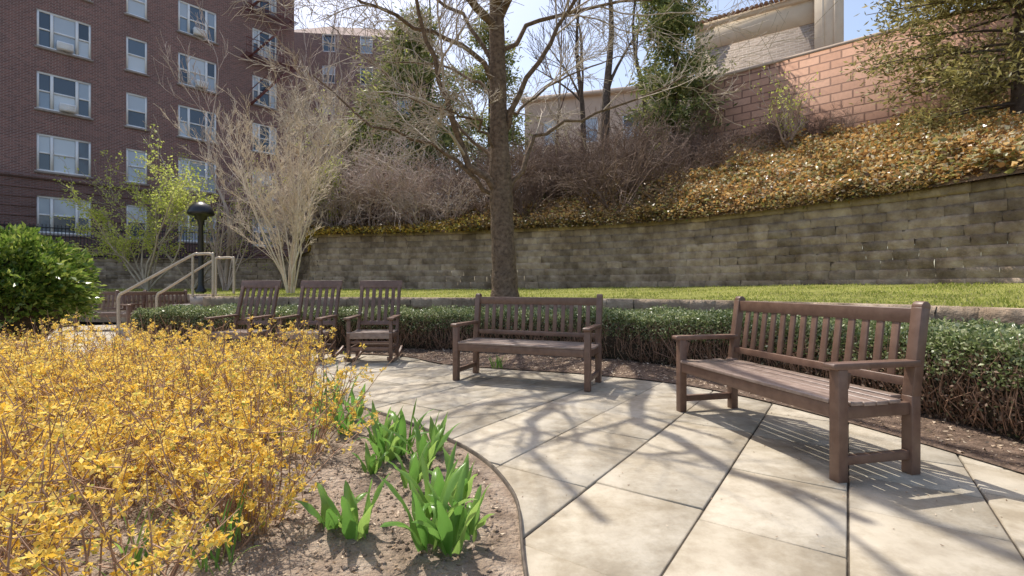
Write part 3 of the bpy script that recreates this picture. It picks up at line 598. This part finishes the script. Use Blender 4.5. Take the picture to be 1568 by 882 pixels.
p=c+d*rad[:,None]*np.array([1.15,1.05,1.15]);dr=unit(d+rng.normal(size=(n,3))*.6);Vv,Q=leaves(p,.085,.42,dirs=dr);obj('leaves',fast_mesh('l',Vv,Q,M['bush']),rb)
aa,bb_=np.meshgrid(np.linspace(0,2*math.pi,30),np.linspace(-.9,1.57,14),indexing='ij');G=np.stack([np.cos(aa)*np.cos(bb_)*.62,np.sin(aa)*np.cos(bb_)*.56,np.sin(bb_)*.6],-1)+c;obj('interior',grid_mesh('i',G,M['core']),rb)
# ---------------------------------------------------------------- yellow flowering bush
fb=empty('forsythia_bush');mb=MB();FP=[]
Rb=np.array([(-2.0,4.5),(-1.6,3.9),(-1.15,3.1),(-.92,2.4),(-.95,1.8),(-1.1,1.3),(-1.15,.9)])
def rightlim(y): return np.interp(y,Rb[::-1,1],Rb[::-1,0])
cents=[]
for y in np.arange(.95,5.6,.37):
    for x in np.arange(-8.2,-.7,.37):
        q=np.array([x+rng.normal()*.13,y+rng.normal()*.13])
        lim=rightlim(q[1]) if q[1]<4.5 else -2.0-(q[1]-4.5)*2.2
        if q[0]>lim: continue
        if abs(q[0])/q[1]>1.45: continue
        if q[1]<2.4 and rng.random()<.12: continue
        cents.append(q)
for q in cents:
    ns=int(rng.integers(15,22)) if q[1]<3.4 else 15
    hs=rng.uniform(.48,.76)*(1 if q[1]>2.2 else .92)
    for i in range(ns):
        a=rng.uniform(0,6.28);s=rng.uniform(0,.6);b=np.array([q[0]+.07*math.cos(a),q[1]+.07*math.sin(a),.03]);h=hs*rng.uniform(.6,1.15)
        d=np.array([s*math.cos(a),s*math.sin(a),1.]);pts=[b]
        for k in range(5): d=unit(d+rng.normal(size=3)*.15);b=b+d*h/5;pts.append(b)
        pts=np.array(pts);mb.tube(pts,np.linspace(.0045,.0018,6),3)
        br=[pts]
        for k in range(3):
            j=rng.integers(2,5);dd=unit(pts[j]-pts[j-1]+rng.normal(size=3)*.5);e=np.array([pts[j],pts[j]+dd*.09,pts[j]+dd*.16+[0,0,.03]]);mb.tube(e,[.003,.002,.0015],3);br.append(e)
        m=int(rng.integers(7,12))
        for k in range(m):
            bp=br[rng.integers(0,len(br))];t=rng.uniform(.5 if len(bp)>3 else .3,1)*(len(bp)-1);j=min(int(t),len(bp)-2);c0=bp[j]+(bp[j+1]-bp[j])*(t-j)
            for kk in range(rng.integers(1,6)): FP.append(c0+rng.normal(size=3)*.014)
obj('stems',mb.mesh('s',M['stem']),fb)
FP=np.array(FP);n=len(FP);print('flowers',n)
ax=unit(rng.normal(size=(n,3))+[0,0,.4]);t1=unit(np.cross(ax,rng.normal(size=(n,3))));t2=np.cross(ax,t1);Vs=[];
s=rng.uniform(.010,.023,n)[:,None]
for k in range(4):
    a=k*math.pi/2;d=t1*math.cos(a)+t2*math.sin(a);w=np.cross(ax,d);d2=unit(d+ax*.55)
    Vs.append(np.stack([FP,FP+d2*s*.55+w*s*.28,FP+d2*s+ax*s*.1,FP+d2*s*.55-w*s*.28],1))
V=np.stack(Vs,1).reshape(-1,3);base=np.arange(n)[:,None,None]*16+np.arange(4)[None,:,None]*4+np.arange(4)[None,None]
obj('blossoms',fast_mesh('blossoms',V,base.reshape(-1,4),M['yellow']),fb)
# ---------------------------------------------------------------- broad leaf bulbs
def blade(mb,base,az,Ln,Wd,lean,curl,fold=.35,n=10,wave=.0):
    o=np.array([math.cos(az),math.sin(az),0]);s=np.array([-math.sin(az),math.cos(az),0]);p=np.array(base,float);V=[];ph=rng.uniform(0,6)
    for i in range(n+1):
        t=i/n;th=lean+curl*t*t;d=o*math.sin(th)+np.array([0,0,1])*math.cos(th);nr=o*math.cos(th)-np.array([0,0,1])*math.sin(th)
        w=Wd*(max(0,math.sin(math.pi*min(1,(t*.86+.14))**.9))**.75 if t<1 else 0.02)
        s2=unit(s+.25*nr*math.sin(ph+t*4)*wave)
        for a in(-1,-.5,0,.5,1): V.append(p+s2*w*.5*a-nr*fold*w*.5*abs(a)+nr*fold*w*.25+nr*wave*w*.25*math.sin(ph+t*9)*a)
        p=p+d*Ln/n
    Q=[(i*5+j,i*5+j+1,(i+1)*5+j+1,(i+1)*5+j) for i in range(n) for j in range(4)];mb.add(V,Q)
def bulb(px,py,nl,h,w):
    Y=EYE*F/(py-443);x=(px-784)/F*Y;mb=MB();nl+=2;w*=.85
    for i in range(nl):
        a=i*2.4+rng.uniform(-.4,.4);inner=i/nl
        blade(mb,(x+.025*math.cos(a),Y+.025*math.sin(a),.05),a,h*rng.uniform(.65,1.15),w*rng.uniform(.7,1.25),.10+.55*inner*rng.uniform(.6,1.2),rng.uniform(.3,1.7)*(.5+inner),-.45,wave=.9)
    obj('tulip_plant',mb.mesh('tulip_plant',M['tulip'],True))
for a in[(590,722,7,.30,.055),(618,712,6,.34,.055),(650,735,7,.30,.055),(512,838,4,.19,.055),(546,850,5,.29,.06),(655,862,6,.30,.06),(690,868,6,.28,.062),(668,815,6,.33,.06),(716,846,5,.25,.055),(704,790,5,.24,.05),(528,680,7,.28,.055),(545,655,6,.25,.055),(505,668,6,.28,.055),(568,742,4,.17,.04),(630,765,5,.22,.05),(580,700,5,.25,.05),(668,705,5,.22,.05)]: bulb(*a)
def grassy(px,py,nl,h,w,name='daffodil_leaves'):
    Y=EYE*F/(py-443);x=(px-784)/F*Y;mb=MB()
    for i in range(nl):
        a=rng.uniform(0,6.28);blade(mb,(x+rng.normal()*.03,Y+rng.normal()*.03,.05),a,h*rng.uniform(.6,1.1),w,.15+rng.uniform(0,.4),rng.uniform(.2,1.3),.3,8)
    obj(name,mb.mesh(name,M['tulip'],True))
for a in[(330,905,18,.30,.009),(200,930,14,.30,.010),(380,850,8,.22,.009),(430,690,16,.35,.016),(400,660,14,.4,.018),(480,700,8,.25,.013),(762,574,14,.2,.022),(440,650,12,.4,.02),(520,640,14,.4,.02),(490,655,12,.38,.02)]: grassy(*a)
# ---------------------------------------------------------------- light, sky, camera
v=Vector((.295,-.453,-1));sl=bpy.data.lights.new('sun','SUN');sl.energy=5.0;sl.angle=math.radians(.5);sl.color=(1,.95,.86);so=bpy.data.objects.new('sun',sl);scene.collection.objects.link(so);so.rotation_euler=v.to_track_quat('-Z','Y').to_euler();so.location=(-5,8,20)
w=bpy.data.worlds.new('World');scene.world=w;w.use_nodes=True;nt=w.node_tree;bg=nt.nodes['Background'];sk=nt.nodes.new('ShaderNodeTexSky');sk.sky_type='NISHITA';sk.sun_disc=False;sk.sun_elevation=math.radians(61.6);sk.sun_rotation=math.radians(-33);sk.air_density=1.;sk.dust_density=2.;sk.ozone_density=1.
cc=mix(nt,1.,sk.outputs[0],(1.08,1.0,.93),'MULTIPLY')
nt.links.new(cc,bg.inputs[0]);bg.inputs[1].default_value=.24
cd=bpy.data.cameras.new('camera');cd.lens=17;cd.sensor_width=36;cd.clip_end=1500;cd.clip_start=.05;cd.shift_y=2/1568*-1
co=bpy.data.objects.new('camera',cd);scene.collection.objects.link(co);co.location=(0,0,EYE);co.rotation_euler=(math.radians(90),0,0);scene.camera=co
scene.view_settings.view_transform='Standard';scene.view_settings.look='None';scene.view_settings.exposure=0
